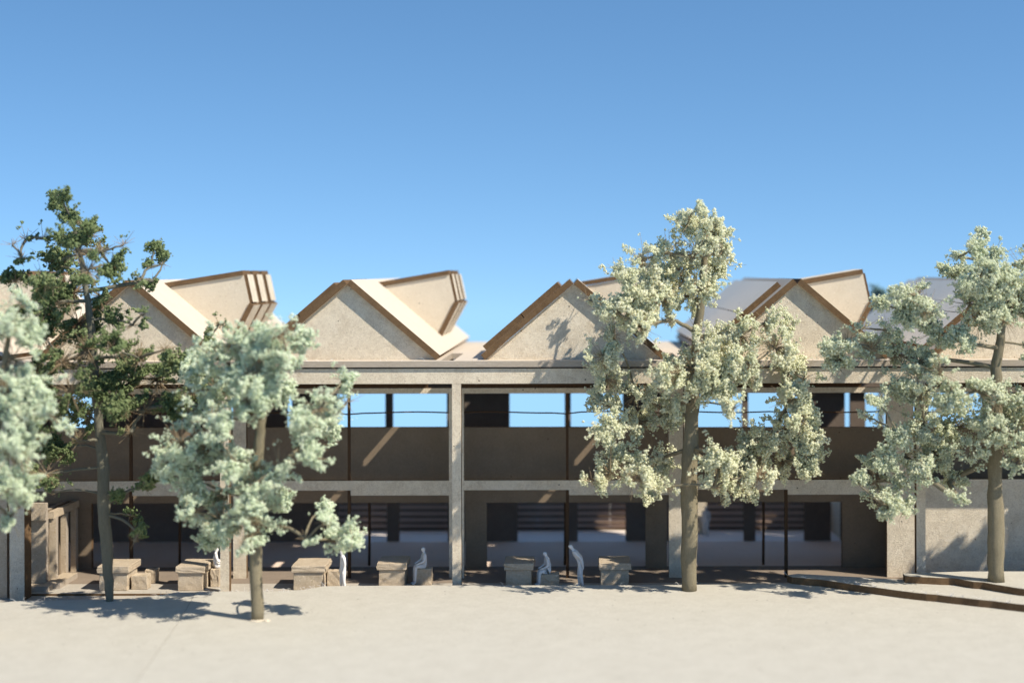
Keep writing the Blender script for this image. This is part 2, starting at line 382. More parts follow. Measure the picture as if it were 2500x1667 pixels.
# gabled roofs
def gable(gx, k):
    yr = 11.0 if k >= 3 else 18.8           # the slopes turned away stop short, cut open to light the rear yard
    yl = 8.3 if k <= 3 else 18.78
    g = empty('gable_roof', (gx, 0.6, 10.27), B)
    hw, h = 3.96, 3.39; sl = h / hw
    z0 = 10.272
    y0 = 0.6
    prism_y('gable_wall', [(gx - hw, z0), (gx + hw, z0), (gx, z0 + h)], y0 + 0.29, y0 + 0.55, g)
    t = 0.28; l = math.hypot(hw, h); nx, nz = sl / math.hypot(1, sl), 1 / math.hypot(1, sl)
    # the right board reaches the ridge, the left one butts against it
    slope_board('roof_board', (gx + 0.0, z0 + h + 0.003), (gx + hw + 0.02, z0 + 0.003), t, y0, {3: 7.3, 4: 7.6, 5: 7.3, 6: 7.3}.get(k, 18.8), g, ROOFB)
    if k == 3: slope_board('roof_board', (gx, z0 + h + 0.003), (gx + hw + 0.02, z0 + 0.003), t, 8.1, 9.75, g, ROOFB)
    ov = 0.0
    slope_board('roof_board', (gx - hw - 0.02, z0 + 0.003), (gx - 0.004, z0 + h + 0.003), t, y0 + 0.02, yl, g, ROOFB)
    # second layer on the left slope, in two lengths with a joint
    ox, oz = -nx * (t + 0.004), nz * (t + 0.004)
    def onl(s): return (gx - hw * s + ox, z0 + h * (1 - s) + 0.003 + oz)
    cut = 0.52
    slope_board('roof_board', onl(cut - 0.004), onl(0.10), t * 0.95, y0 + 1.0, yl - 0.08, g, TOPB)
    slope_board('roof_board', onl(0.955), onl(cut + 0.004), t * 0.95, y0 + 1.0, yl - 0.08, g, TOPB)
    # roof lights: scoops standing on the right slope
    zr_ = z0 + h + nz * t
    yf = {1: 4.7, 0: 4.7, 2: 8.2, 3: 8.2, 4: 5.2, 5: 8.0, 6: 8}[k]
    for s in range(0 if k > 4 else 3):
        dx = 0.04 * s; q = 1 - 0.02 * s
        gx_ = gx; gx = gx + (0.25 if k == 1 else 0)
        P0 = (gx_ + 0.42, zr_ - 0.40); P1 = (gx + 3.90 + dx, zr_ + 0.22 * q)
        P2 = (gx + 4.18 + dx, zr_ - 1.10); P3 = (gx + 3.30, zr_ - 2.84)
        ya = yf + s * 1.85; yb = ya + (2.3 if k > 3 else 1.5)
        sc = empty('roof_light', (P3[0], ya, P3[1]), B)
        ins = 0.0
        prism_y('front_panel', [P0, P1, P2, P3], ya + 0.10, ya + 0.3, sc, CREAM, EDGE)
        prism_y('back_panel', [P0, P1, P2, P3], yb - 0.3, yb - 0.1, sc, CREAM, EDGE)
        slope_board('top_board', (P0[0] - 0.1, P0[1] + 0.02), (P1[0] + 0.0, P1[1] + 0.004), 0.22, ya, yb, sc)
        slope_board('side_board', (P1[0] + 0.004, P1[1]), (P2[0] + 0.004, P2[1] + 0.0), 0.13, ya + 0.25, yb - 0.1, sc, up=1)
        slope_board('lower_board', (P2[0], P2[1] - 0.01), (P3[0] + 0.004, P3[1]), 0.24, ya, yb, sc, up=-1)
        gx = gx_
        if k > 2: break
for k, gx in enumerate(GX): gable(gx, k)

# porch wing at the far left
W = tag(empty('entrance_porch', (X(60, 1), 0, 0)), 'greyboard entrance porch with upright boards at the far left end of the front', 'porch')
box('porch_upright', X(22, -1), X(58, -1), -1.0, -0.2, -0.094, 9.0, W, BOARD, EDGE, thin=1)
box('porch_upright', X(-20, -0.4), X(20, -0.4), -0.6, -0.35, -0.094, 9.0, W, STONE, CUT, thin=1)
box('porch_wall', X(66, 1.4), X(110, 1.4), 1.4, 1.75, 0.002, Z(1252, 1.4), W, STONE, CUT, thin=1)
box('porch_beam', X(-30, 1.2), X(112, 1.2), 1.1, 1.39, Z(1266, 1.2), Z(1225, 1.2), W, STONE, CUT, thin=1)
xw = X(113, 1.6)
box('porch_upright', xw, xw + 0.3, 1.9, 2.2, 0.002, Z(1262, 1.6), W, STONE, CUT, thin=1)
box('porch_upright', xw + 0.05, xw + 0.3, 3.2, 3.5, 0.002, 3.0, W, STONE, CUT, thin=1)
box('porch_upright', xw + 0.05, xw + 0.3, 4.5, 4.8, 0.002, 3.0, W, STONE, CUT, thin=1)
box('porch_wall', xw - 0.5, xw - 0.25, 1.9, 5.1, 0.002, 3.3, W, DARKB, CUT, thin=0)
box('porch_beam', xw - 0.0, xw + 0.25, 1.8, 5.15, 3.0 + 0.002, 3.32, W, STONE, STONE, thin=0)
box('porch_step', X(65, 0.6), X(122, 0.6), 0.3, 0.9, 0.002, 0.24, W, STONE, CUT)
box('porch_step', X(112, 1.2), X(150, 1.2), 0.95, 3.2, 0.002, 0.24, W, STONE, CUT)

# fence behind the building
Fn = tag(empty('garden_fence', (0, 15.3, 0)), 'low brown board fence with dark horizontal rails behind the open ground storey', 'fence')
x = -14.0
while x < 14.5:
    box('fence_board', x, x + 3.98, 15.3, 15.5, 0.0, 1.6, Fn, FENCEB, EDGE, thin=1); x += 4.0
for zz in (0.10, 0.42, 0.76, 1.11, 1.46):
    box('rail', -14, 14.0, 15.18, 15.298, zz - (0.06 if zz < 0.2 else 0.035), zz + 0.035, Fn, BROWNB, STICK)

# ------------------------------------------------------------------ tables and seats
def crate_top(name, x0, x1, y0, y1, z0, z1, parent, seed, mat=STONE, amp=0.02):
    """a hand-glued block: a box with soft uneven sides"""
    r = random.Random(seed)
    bm = bmesh.new(); bmesh.ops.create_cube(bm, size=1)
    bmesh.ops.subdivide_edges(bm, edges=bm.edges, cuts=3, use_grid_fill=True)
    for v in bm.verts:
        v.co = Vector((x0 + (v.co.x + .5) * (x1 - x0), y0 + (v.co.y + .5) * (y1 - y0), z0 + (v.co.z + .5) * (z1 - z0)))
        if v.co.z > z0 + 1e-4:
            v.co += Vector((r.uniform(-amp, amp), r.uniform(-amp, amp), r.uniform(-amp, amp)))
    bmesh.ops.bevel(bm, geom=[e for e in bm.edges if e.calc_face_angle(0) > 1.2], offset=0.02, segments=1, affect='EDGES')
    me = bpy.data.meshes.new(name); bm.to_mesh(me); bm.free(); me.materials.append(mat)
    o = bpy.data.objects.new(name, me); COL.objects.link(o)
    if parent: o.parent = parent; o.matrix_parent_inverse = Matrix.Translation(-pos(parent))
    return o
TG = 'block tables standing in the open ground storey'
tables = [
    (238, 312, 0.45, 'pale block table half hidden by the trunk of the dark green tree'),
    (430, 497, 0.40, 'sunlit block table just left of the narrow paired columns'),
    (712, 790, 0.50, 'sunlit block table left of the white standing figure, right of the pale front tree trunk'),
    (921, 988, 1.00, 'shaded block table beside the seated figure, left of the full-height middle column'),
    (1231, 1299, 0.90, 'shaded block table at the left of the seated figure in the middle bay'),
    (1463, 1537, 0.90, 'half lit block table right of the leaning figure'),
]
for i, (a, b_, y, lab) in enumerate(tables):
    x0, x1 = X(a, y), X(b_, y)
    t = tag(empty('table', ((x0 + x1) / 2, y + 0.8, 0)), lab, 'table', TG)
    crate_top('tabletop', x0 - 0.04, x1 + 0.04, y - 0.06, y + 1.7, 0.80, 1.10, t, i, amp=0.013)
    crate_top('base', x0 + 0.04, x1 - 0.06, y + 0.02, y + 1.5, 0.002, 0.798, t, i + 20, amp=0.014)
stools = [
    (318, 358, 0.7, 0.62, 'small tan block seat behind the brown stick beside the leftmost table'),
    (512, 533, 1.2, 0.80, 'block seat peeping out behind the narrow left column'),
    (797, 830, 1.2, 0.70, 'low block seat between the table and the white standing figure'),
    (1015, 1052, 1.5, 0.73, 'dark block seat under the seated figure in the second bay'),
    (1318, 1363, 1.1, 0.56, 'yellowish block seat under the seated figure in the middle bay'),
    (352, 378, 2.0, 0.6, 'small shaded block seat behind the tan block seat'),
]
for i, (a, b_, y, h, lab) in enumerate(stools):
    o = crate_top('block_seat', X(a, y), X(b_, y), y, y + 0.6, 0.002, h, None, i + 50, amp=0.02)
    tag(o, lab, 'seat', 'block seats by the tables')

# ------------------------------------------------------------------ figures
def person(loc, rot, height, joints, bones, label, group='small white card and plastic figures'):
    """joints: name -> (x, y, z, r) in a body 1.0 tall; one skinned surface"""
    names = list(joints)
    me = bpy.data.meshes.new('person'); bm = bmesh.new()
    lay = bm.verts.layers.skin.verify()
    vs = {}
    for n in names:
        x, y, z, r = joints[n]
        v = bm.verts.new((x * height, y * height, z * height)); vs[n] = v
        v[lay].radius = (r * height * 1.15, r * height * 1.15)
        v[lay].use_root = (n == 'pelvis')
    for a, b_ in bones: bm.edges.new((vs[a], vs[b_]))
    bm.to_mesh(me); bm.free(); me.materials.append(FIG)
    o = bpy.data.objects.new('person', me); COL.objects.link(o)
    o.location = loc; o.rotation_euler = (0, 0, rot)
    sk = o.modifiers.new('skin', 'SKIN'); sk.use_smooth_shade = True
    ss = o.modifiers.new('sub', 'SUBSURF'); ss.levels = 2; ss.render_levels = 2
    tag(o, label, 'figure', group)
    return o
BONES = [('pelvis', 'waist'), ('waist', 'chest'), ('chest', 'neck'), ('neck', 'jaw'), ('jaw', 'head'), ('head', 'crown'), ('head', 'nose'),
         ('chest', 'shL'), ('shL', 'elL'), ('elL', 'wrL'), ('wrL', 'haL'), ('chest', 'shR'), ('shR', 'elR'), ('elR', 'wrR'), ('wrR', 'haR'),
         ('pelvis', 'hiL'), ('hiL', 'knL'), ('knL', 'anL'), ('anL', 'toL'), ('pelvis', 'hiR'), ('hiR', 'knR'), ('knR', 'anR'), ('anR', 'toR')]
def fingers(J, BN):
    for s in 'LR':
        h = Vector(J['ha' + s][:3]); w = Vector(J['wr' + s][:3]); d = (h - w).normalized()
        side = d.cross(Vector((1, 0, 0.1))).normalized()
        for i, l in enumerate((0.030, 0.036, 0.038, 0.034, 0.026)):
            off = side * (i - 2) * 0.0075
            if i == 0: p = h + side * -0.02 + d * 0.004
            else: p = h + off + d * l
            J[f'f{s}{i}'] = (p.x, p.y, p.z, 0.0038); BN.append(('ha' + s, f'f{s}{i}'))
# figures face -X in their own space (x = forward is negative)
def stand(lean=0.0, stride=0.0, arm=0.0):
    def L_(x, z):   # bend forward above the hip
        if z < 0.53: return x, z
        a = lean * min(1.0, (z - 0.53) / 0.2); d = z - 0.53
        return x - math.sin(a) * d, 0.53 + math.cos(a) * d
    J = {}
    def put(n, x, y, z, r):
        X_, Z_ = L_(x, z); J[n] = (X_, y, Z_, r)
    put('pelvis', 0, 0, 0.52, 0.062); put('waist', -0.005, 0, 0.61, 0.058); put('chest', 0, 0, 0.74, 0.068)
    put('neck', -0.005, 0, 0.845, 0.028); put('jaw', -0.015, 0, 0.885, 0.038); put('head', -0.012, 0, 0.93, 0.050); put('crown', 0.0, 0, 0.968, 0.036)
    put('nose', -0.068, 0, 0.918, 0.009)
    for s, sg in (('L', 1), ('R', -1)):
        put('sh' + s, 0, sg * 0.105, 0.80, 0.036)
        put('el' + s, 0.01 - arm * 0.06, sg * 0.135, 0.64, 0.026); put('wr' + s, -0.03 - arm * 0.16, sg * 0.13, 0.51 + arm * 0.06, 0.018)
        put('ha' + s, -0.045 - arm * 0.2, sg * 0.125, 0.47 + arm * 0.06, 0.016)
        put('hi' + s, 0, sg * 0.05, 0.48, 0.055); st = stride * sg
        J['kn' + s] = (-0.015 - st * 0.05, sg * 0.052, 0.27, 0.038); J['an' + s] = (0.01 - st * 0.09, sg * 0.052, 0.045, 0.024)
        J['to' + s] = (-0.07 - st * 0.09, sg * 0.06, 0.018, 0.018)
    return J
def sit(seat=0.40, lean=0.12):
    J = {}; zz = seat + 0.055
    def up(x, y, d, r): return (x - math.sin(lean) * d, y, zz + math.cos(lean) * d, r)
    J['pelvis'] = up(0, 0, 0, 0.068); J['waist'] = up(0, 0, 0.09, 0.060); J['chest'] = up(0.0, 0, 0.21, 0.070)
    J['neck'] = up(-0.01, 0, 0.315, 0.028); J['jaw'] = up(-0.02, 0, 0.355, 0.038); J['head'] = up(-0.018, 0, 0.40, 0.050); J['crown'] = up(-0.005, 0, 0.44, 0.036)
    J['nose'] = up(-0.073, 0, 0.388, 0.009)
    for s, sg in (('L', 1), ('R', -1)):
        J['sh' + s] = up(0, sg * 0.105, 0.27, 0.036); J['el' + s] = up(-0.04, sg * 0.14, 0.13, 0.026)
        J['wr' + s] = up(-0.16, sg * 0.09, 0.075, 0.018); J['ha' + s] = up(-0.20, sg * 0.08, 0.06, 0.016)
        J['hi' + s] = (-0.03, sg * 0.05, zz - 0.005, 0.056); J['kn' + s] = (-0.235, sg * 0.06, zz + 0.0, 0.040)
        J['an' + s] = (-0.25, sg * 0.06, 0.045, 0.025); J['to' + s] = (-0.33, sg * 0.065, 0.018, 0.018)
    return J
def mk(loc, rot, h, J, label):
    bn = list(BONES); fingers(J, bn)
    person(loc, rot, h, J, bn, label)
mk((X(836, 0.15), 0.15, 0.0), R(25), 1.95, stand(0.03, 0.3, 0.0), 'bright white standing figure beside the table, left of the brown stick')
mk((X(1416, 1.0), 1.0, 0.0), R(0), 2.12, stand(0.52, 0.4, -0.5), 'grey white figure bending forward to the left behind the central brown stick')
mk((X(1036, 1.8), 1.8, 0.0), R(20), 1.95, sit(0.37, 0.05), 'shaded seated figure beside the table left of the middle column')
mk((X(1340, 1.4), 1.4, 0.0), R(15), 2.05, sit(0.27, 0.20), 'seated figure leaning forward on the yellowish block seat')
mk((X(524, 1.5), 1.5, 0.0), R(200), 1.9, sit(0.42, 0.02), 'white seated figure mostly hidden behind the narrow left column')
mk((X(1722, 13.4), 13.4, 0.0), R(60), 1.65, stand(0.0, 0.2, 0.0), 'tiny distant white figure standing at the back of the ground storey')

# ------------------------------------------------------------------ trees
OCT_V = np.array([(1, 0, 0), (-1, 0, 0), (0, 1, 0), (0, -1, 0), (0, 0, 1), (0, 0, -1)], dtype=np.float32)
OCT_F = np.array([(0, 2, 4), (2, 1, 4), (1, 3, 4), (3, 0, 4), (2, 0, 5), (1, 2, 5), (3, 1, 5), (0, 3, 5)], dtype=np.int32)
def crumbs(name, C, Rad, mat, parent, seed, stretch=0.45):
    g = np.random.default_rng(seed); n = len(C)
    V = OCT_V[None] * (1 + g.uniform(-stretch, stretch, (n, 6, 1))) + g.uniform(-0.35, 0.35, (n, 6, 3))
    A = g.normal(size=(n, 3, 3)); Q, _ = np.linalg.qr(A)
    V = np.einsum('nij,nkj->nki', Q, V) * Rad[:, None, None] + C[:, None, :]
    Fc = (OCT_F[None] + (np.arange(n) * 6)[:, None, None]).reshape(-1)
    me = bpy.data.meshes.new(name)
    nf = n * 8
    me.vertices.add(n * 6); me.vertices.foreach_set('co', V.reshape(-1).astype(np.float32))
    me.loops.add(nf * 3); me.loops.foreach_set('vertex_index', Fc.astype(np.int32))
    me.polygons.add(nf); me.polygons.foreach_set('loop_start', np.arange(0, nf * 3, 3, dtype=np.int32))
    me.polygons.foreach_set('loop_total', np.full(nf, 3, dtype=np.int32))
    me.materials.append(mat); me.update(calc_edges=True)
    o = bpy.data.objects.new(name, me); COL.objects.link(o)
    if parent: o.parent = parent; o.matrix_parent_inverse = Matrix.Translation(-pos(parent))
    o['kind'] = 'stuff'
    return o

def tubes_np(name, segs, mat, parent, k=4):
    """many straight thin twigs: segs = list of (p, q, r0, r1)"""
    v = []; f = []
    for p, q, r0, r1 in segs:
        t = (q - p)
        if t.length < 1e-4: continue
        t.normalize(); a = t.orthogonal().normalized(); b2 = t.cross(a); s = len(v)
        for c, rr in ((p, r0), (q, r1)):
            for i in range(k):
                th = 2 * math.pi * i / k; v.append(c + a * math.cos(th) * rr + b2 * math.sin(th) * rr)
        for i in range(k):
            j = (i + 1) % k; f.append((s + i, s + j, s + k + j, s + k + i))
    o = mesh_obj(name, v, f, [mat], None, parent, True); o['kind'] = 'stuff'
    return o

def tree(name, label, trunk, blobs, Y0, leaf, bark, seed, group=None, S=1.063, dense=1.0, crumb=(0.032, 0.075),
         sprig=(0.09, 0.21), flat=0.75, fill=(0.35, 1.0), twigs=1.0, shell=1.0, porous=-0.3, front=(), rs=1.15, glue=0):
    r = random.Random(seed); g = np.random.default_rng(seed)
    d = Y0 - CAM_Y; u = d / F                # world units per photo pixel at the trunk
    base = at(trunk[0][0], trunk[0][1], Y0)
    T = tag(empty(name, base), label, 'tree', group)
    # trunk
    tp = []; tr = []
    for i, (px, py, w) in enumerate(trunk):
        p = at(px, py, Y0)
        if i > 1: p.y += r.uniform(-0.15, 0.15)
        tp.append(p); tr.append(w * u / 2)
    fp = []; fr = []
    for i in range(len(tp) - 1):
        n = 5
        for k in range(n):
            t = k / n; fp.append(tp[i].lerp(tp[i + 1], t) + Vector((r.uniform(-1, 1), r.uniform(-1, 1), 0)) * 0.02 * (1 if i + k else 0)); fr.append(tr[i] * (1 - t) + tr[i + 1] * t)
    fp.append(tp[-1]); fr.append(tr[-1])
    tube('trunk', fp, fr, 10, bark, T, True, 0.10, seed)
    # crown nodes
    bl = [(b[0] * S, b[1] * S, b[2] * S * rs) for b in blobs]
    cx = sum(b[0] for b in bl) / len(bl); hw = max(abs(b[0] - cx) for b in bl) * u
    nodes = []
    for (bxp, byp, br) in bl:
        dx = abs(bxp - cx) * u / max(hw, 0.1)
        D = flat * hw * math.sqrt(max(0.05, 1 - min(dx, 1) ** 2))
        dy = r.uniform(-D * 1.1, D * 0.75)
        p = at(bxp, byp, Y0 + dy); nodes.append((p, br * (d + dy) / F))
    for (bxp, byp, br) in front:
        p = at(bxp * S, byp * S, Y0 - br * S * u * 1.3 - 0.4); nodes.append((p, br * S * 1.15 * u))
    # attach every node to the closest point of the growing skeleton
    fork = Z(trunk[2][1], Y0)
    sk = [(p, None, i) for i, p in enumerate(fp) if p.z > fork]
    ntr = len(sk)
    axis = [s[0] for s in sk]
    order = sorted(range(len(nodes)), key=lambda i: min((nodes[i][0] - a).length for a in axis))
    par = {}
    pts = [s[0] for s in sk]; own = [None] * ntr; depth = [0] * ntr
    for i in order:
        p = nodes[i][0]
        best, bj = 1e9, 0
        for j, q in enumerate(pts):
            c = (p - q).length
            if q.z > p.z + 0.3: c += (q.z - p.z) * 0.8
            if j < ntr: c *= 0.8
            if c < best: best, bj = c, j
        par[len(pts)] = bj; pts.append(p); own.append(i); depth.append(depth[bj] + 1)
    wgt = [0.0] * len(pts)
    for j in range(len(pts) - 1, ntr - 1, -1):
        wgt[j] += 1; wgt[par[j]] += wgt[j]
    root = {}
    for j in range(ntr, len(pts)):
        root[j] = j if par[j] < ntr else root[par[j]]
    groups = {}
    for j in range(ntr, len(pts)): groups.setdefault(root[j], []).append(j)
    for k_, js in groups.items():
        vs, fs = [], []
        for j in js:
            a, b_ = pts[par[j]], pts[j]
            n = 5; k = 6; ln = (b_ - a).length
            r1 = 0.022 * math.sqrt(wgt[j]) + 0.012; r0 = r1 * 1.35 + 0.006
            bend = Vector((r.uniform(-1, 1), r.uniform(-1, 1), r.uniform(-0.2, 1))) * 0.12 * ln
            s0 = len(vs)
            for q in range(n + 1):
                t = q / n; c = a.lerp(b_, t) + bend * (4 * t * (1 - t)) * 0.8
                if 0 < q < n: c += Vector((r.uniform(-1, 1), r.uniform(-1, 1), r.uniform(-1, 1))) * 0.03
                tt = (b_ - a).normalized(); aa = tt.orthogonal().normalized(); bb = tt.cross(aa); rr = r0 + (r1 - r0) * t
                for w in range(k):
                    th = 2 * math.pi * w / k; vs.append(c + aa * math.cos(th) * rr + bb * math.sin(th) * rr)
            for q in range(n):
                for w in range(k):
                    w2 = (w + 1) % k; fs.append((s0 + q * k + w, s0 + q * k + w2, s0 + (q + 1) * k + w2, s0 + (q + 1) * k + w))
        mesh_obj('branch', vs, fs, [bark], None, T, True)
    # foliage: sprigs of crumbs around every node, carried by twigs
    C = []; Rd = []; segs = []
    for p, br in nodes:
        vol = br
        n = max(4, int(dense * 85 * (br / 0.75) ** 2))
        # a blob is broken into a few off-centre lobes
        lobes = [Vector((r.gauss(0, 1), r.gauss(0, 1), r.gauss(0, 1))).normalized() for _ in range(6)]
        for _ in range(n):
            dvec = Vector((r.gauss(0, 1), r.gauss(0, 1), r.gauss(0, 1))).normalized()
            if r.random() < 0.65: dvec = (dvec * 0.55 + r.choice(lobes)).normalized()
            rr = br * r.uniform(*fill) * (1.25 if r.random() < 0.08 else 1.0)
            c = p + dvec * rr
            if r.random() < 0.55 * twigs:
                segs.append((p + dvec * rr * 0.1, c + dvec * r.uniform(-0.05, 0.12), 0.013, 0.007))
            if r.random() < 0.05 * twigs:
                dd = (dvec + Vector((r.gauss(0, .3), r.gauss(0, .3), r.gauss(0, .3)))).normalized()
                segs.append((c, c + dd * r.uniform(0.15, 0.45), 0.011, 0.005))
            sr = r.uniform(*sprig); m = int(23 * shell * (sr / 0.16) ** 1.6) + 4
            q = g.normal(size=(m, 3)) * sr * 0.52
            C.append(q + np.array(c)); Rd.append(g.uniform(crumb[0], crumb[1], m))
        for _ in range(r.randint(5, 9)):          # loose sprays that break the outline
            dvec = Vector((r.gauss(0, 1), r.gauss(0, 1), r.gauss(0, 0.8) + 0.25)).normalized()
            ln = br * r.uniform(1.05, 1.75) + 0.1
            tip = p + dvec * ln + Vector((r.gauss(0, 1), r.gauss(0, 1), r.gauss(0, 1))) * 0.08
            segs.append((p + dvec * br * 0.3, tip, 0.014, 0.006))
            for q_ in range(6):
                t = 0.5 + 0.5 * q_ / 5
                c = p.lerp(tip, t) + Vector((r.gauss(0, 1), r.gauss(0, 1), r.gauss(0, 1))) * 0.05
                sr = 0.13 * (1.25 - t); m = int(20 * shell * (1.4 - t))
                C.append(g.normal(size=(m, 3)) * sr + np.array(c)); Rd.append(g.uniform(crumb[0], crumb[1], m) * 0.85)
    C = np.concatenate(C); Rd = np.concatenate(Rd)
    # porous crown: drop crumbs where a wavy field is low
    fld = np.zeros(len(C))
    for w_, a_ in ((2.1, 0.8), (4.3, 1.0), (8.5, 0.9)):
        for _ in range(4):
            kv = g.normal(size=3); kv *= w_ / np.linalg.norm(kv)
            fld += a_ * np.sin(C @ kv + g.uniform(0, 6.28))
    keep = fld > porous
    C = C[keep]; Rd = Rd[keep]
    crumbs('foliage', C, Rd, leaf, T, seed)
    tubes_np('twigs', segs, TWIG, T)
    if glue:
        r2 = random.Random(seed); k = 14
        for (gx_, gy_, gr) in ((0, 0, glue), (glue * 1.5, -0.1, glue * 0.5)):
            v = [(base.x + gx_, base.y + gy_ - 0.1, base.z + 0.075)]; f = []
            for ring, (q, zz) in enumerate(((0.6, 0.05), (1.0, 0.004))):
                for i in range(k):
                    th = 2 * math.pi * i / k; rr = gr * q * r2.uniform(0.8, 1.2)
                    v.append((base.x + gx_ + math.cos(th) * rr, base.y + gy_ - 0.1 + math.sin(th) * rr, base.z + zz))
            for i in range(k):
                j = (i + 1) % k; f += [(0, 1 + i, 1 + j), (1 + i, 1 + k + i, 1 + k + j, 1 + j)]
            mesh_obj('glue_blob', v, f, [CREAM], None, T, True)
    return len(C)

n = 0
n += tree('pale_tree', 'tall pale tree in sharp focus right of the centre, between the second and third gables',
     [(1681, 1447, 38), (1681, 1300, 42), (1683, 1120, 40), (1690, 990, 32), (1698, 850, 22), (1715, 710, 20), (1722, 620, 14), (1722, 520, 6)],
     [(1614, 484, 10), (1580, 515, 26), (1575, 500, 12), (1630, 535, 34), (1600, 575, 42), (1645, 615, 32), (1660, 580, 26), (1650, 545, 14), (1480, 600, 30), (1535, 580, 34),
      (1560, 625, 40), (1505, 640, 38), (1445, 640, 26), (1415, 615, 14), (1455, 690, 36), (1520, 690, 40), (1580, 685, 36), (1350, 688, 16), (1378, 695, 20), (1415, 715, 34),
      (1470, 750, 34), (1405, 770, 32), (1385, 820, 32), (1390, 870, 34), (1600, 765, 22), (1570, 850, 44), (1640, 800, 46), (1700, 770, 40),
      (1760, 740, 26), (1810, 745, 16), (1780, 800, 44), (1720, 840, 44), (1815, 845, 34), (1848, 870, 24), (1650, 870, 42), (1530, 860, 38), (1460, 905, 40), (1385, 930, 36),
      (1400, 985, 38), (1470, 970, 42), (1535, 950, 36), (1440, 1045, 38), (1400, 1085, 32), (1358, 1105, 18), (1455, 1100, 38), (1510, 1060, 38), (1525, 1120, 24), (1485, 1135, 16),
      (1650, 1060, 42), (1720, 1040, 48), (1785, 1000, 50), (1830, 960, 40), (1860, 1020, 36), (1800, 1060, 40), (1740, 1100, 34), (1850, 1075, 22), (1690, 1105, 34),
      (1655, 1155, 10), (1725, 1130, 14), (1820, 915, 34), (1880, 1045, 12), (1640, 1120, 20), (1680, 940, 26), (1540, 735, 20)],
     -1.9, LEAF_PALE, BARK_P, 11, dense=1.1, flat=0.5, glue=0.34, crumb=(0.028, 0.066), front=[(1600, 590, 40), (1606, 655, 34), (1590, 850, 40), (1600, 895, 34), (1625, 790, 30), (1560, 930, 26)])
n += tree('pale_tree', 'mint-pale blurred tree on the foreground board, right of the dark green tree',
     [(627, 1511, 30), (624, 1400, 32), (622, 1300, 28), (630, 1180, 28), (628, 1100, 28), (640, 1020, 22), (645, 950, 18), (640, 850, 10)],
     [(640, 765, 32), (683, 780, 28), (590, 785, 42), (530, 790, 34), (475, 815, 36), (445, 850, 26), (540, 850, 46), (610, 850, 46), (655, 825, 36), (500, 895, 44),
      (430, 900, 24), (570, 915, 42), (645, 885, 28), (430, 950, 32), (490, 960, 38), (415, 1015, 42), (480, 1030, 44), (395, 1060, 34), (540, 1060, 44),
      (695, 965, 32), (735, 935, 38), (785, 870, 24), (795, 925, 24), (750, 975, 34), (700, 1010, 34), (720, 1050, 20), (640, 1070, 34), (450, 1105, 44), (520, 1130, 46),
      (585, 1110, 44), (440, 1170, 36), (510, 1195, 44), (580, 1190, 44), (630, 1145, 34), (560, 1240, 22), (485, 1235, 24), (742, 1165, 16), (745, 1195, 18), (700, 1235, 16), (765, 1238, 26),
      (805, 1232, 22), (365, 1080, 14)],
     -7.0, LEAF_MINT, BARK_P, 12, dense=1.0, glue=0.28, crumb=(0.028, 0.066), flat=0.5, front=[(570, 865, 42), (610, 900, 30), (588, 1110, 38), (575, 1175, 40), (600, 820, 34)])
n += tree('dark_green_tree', 'dark green sparse model tree with a grey trunk standing at the left',
     [(267, 1471, 18), (262, 1380, 26), (254, 1250, 31), (250, 1140, 30), (240, 1030, 20), (228, 900, 24), (222, 780, 18), (205, 660, 13), (185, 560, 8), (150, 475, 4)],
     [(142, 442, 10), (130, 465, 14), (165, 500, 18), (195, 520, 20), (150, 545, 14), (212, 540, 24), (180, 575, 28), (232, 575, 24), (283, 560, 16), (60, 548, 18),
      (28, 560, 12), (100, 545, 14), (50, 590, 16), (135, 600, 30), (200, 620, 36), (255, 610, 24), (355, 560, 8), (372, 580, 8), (375, 605, 8), (345, 612, 8), (350, 645, 12), (325, 640, 8), (100, 645, 28),
      (35, 645, 24), (170, 670, 40), (230, 680, 32), (115, 700, 36), (55, 700, 32), (180, 740, 40), (95, 770, 36), (250, 735, 26), (305, 745, 16), (330, 720, 8), (200, 800, 40),
      (140, 830, 42), (80, 850, 34), (260, 800, 30), (320, 820, 32), (380, 800, 22), (300, 870, 36), (230, 880, 40), (160, 900, 42), (360, 870, 38), (420, 835, 28), (460, 862, 22),
      (480, 775, 9), (502, 740, 8), (400, 930, 32), (330, 940, 36), (270, 935, 28), (195, 955, 34), (110, 955, 30), (135, 1035, 32), (105, 1085, 30), (180, 1010, 20), (300, 990, 20),
      (345, 1090, 14), (375, 1085, 14), (275, 1135, 9), (330, 1115, 14), (115, 1130, 12), (298, 1180, 8), (310, 1210, 9), (318, 1225, 8), (308, 1240, 6), (440, 900, 24), (60, 1000, 22)],
     -3.6, LEAF_DARK, BARK_G, 13, dense=1.35, crumb=(0.032, 0.072), sprig=(0.08, 0.19), flat=0.45, shell=0.85, twigs=1.2, rs=1.25, porous=0.35)
n += tree('pale_tree', 'strongly blurred pale tree cut off by the left edge of the picture',
     [(-40, 1560, 40), (-38, 1400, 40), (-30, 1250, 36), (-20, 1100, 30), (0, 950, 20), (20, 800, 10)],
     [(40, 698, 24), (20, 740, 34), (60, 768, 32), (30, 820, 42), (62, 880, 36), (20, 900, 44), (92, 900, 18), (50, 960, 42), (70, 1010, 22), (20, 1040, 44), (52, 1080, 28),
      (20, 1120, 38), (50, 1150, 24), (22, 1185, 24), (112, 948, 16), (142, 978, 8), (-40, 900, 60), (-50, 1050, 60), (-40, 760, 50)],
     -9.5, LEAF_MINT, BARK_P, 14, dense=1.0, crumb=(0.028, 0.066), flat=0.7)
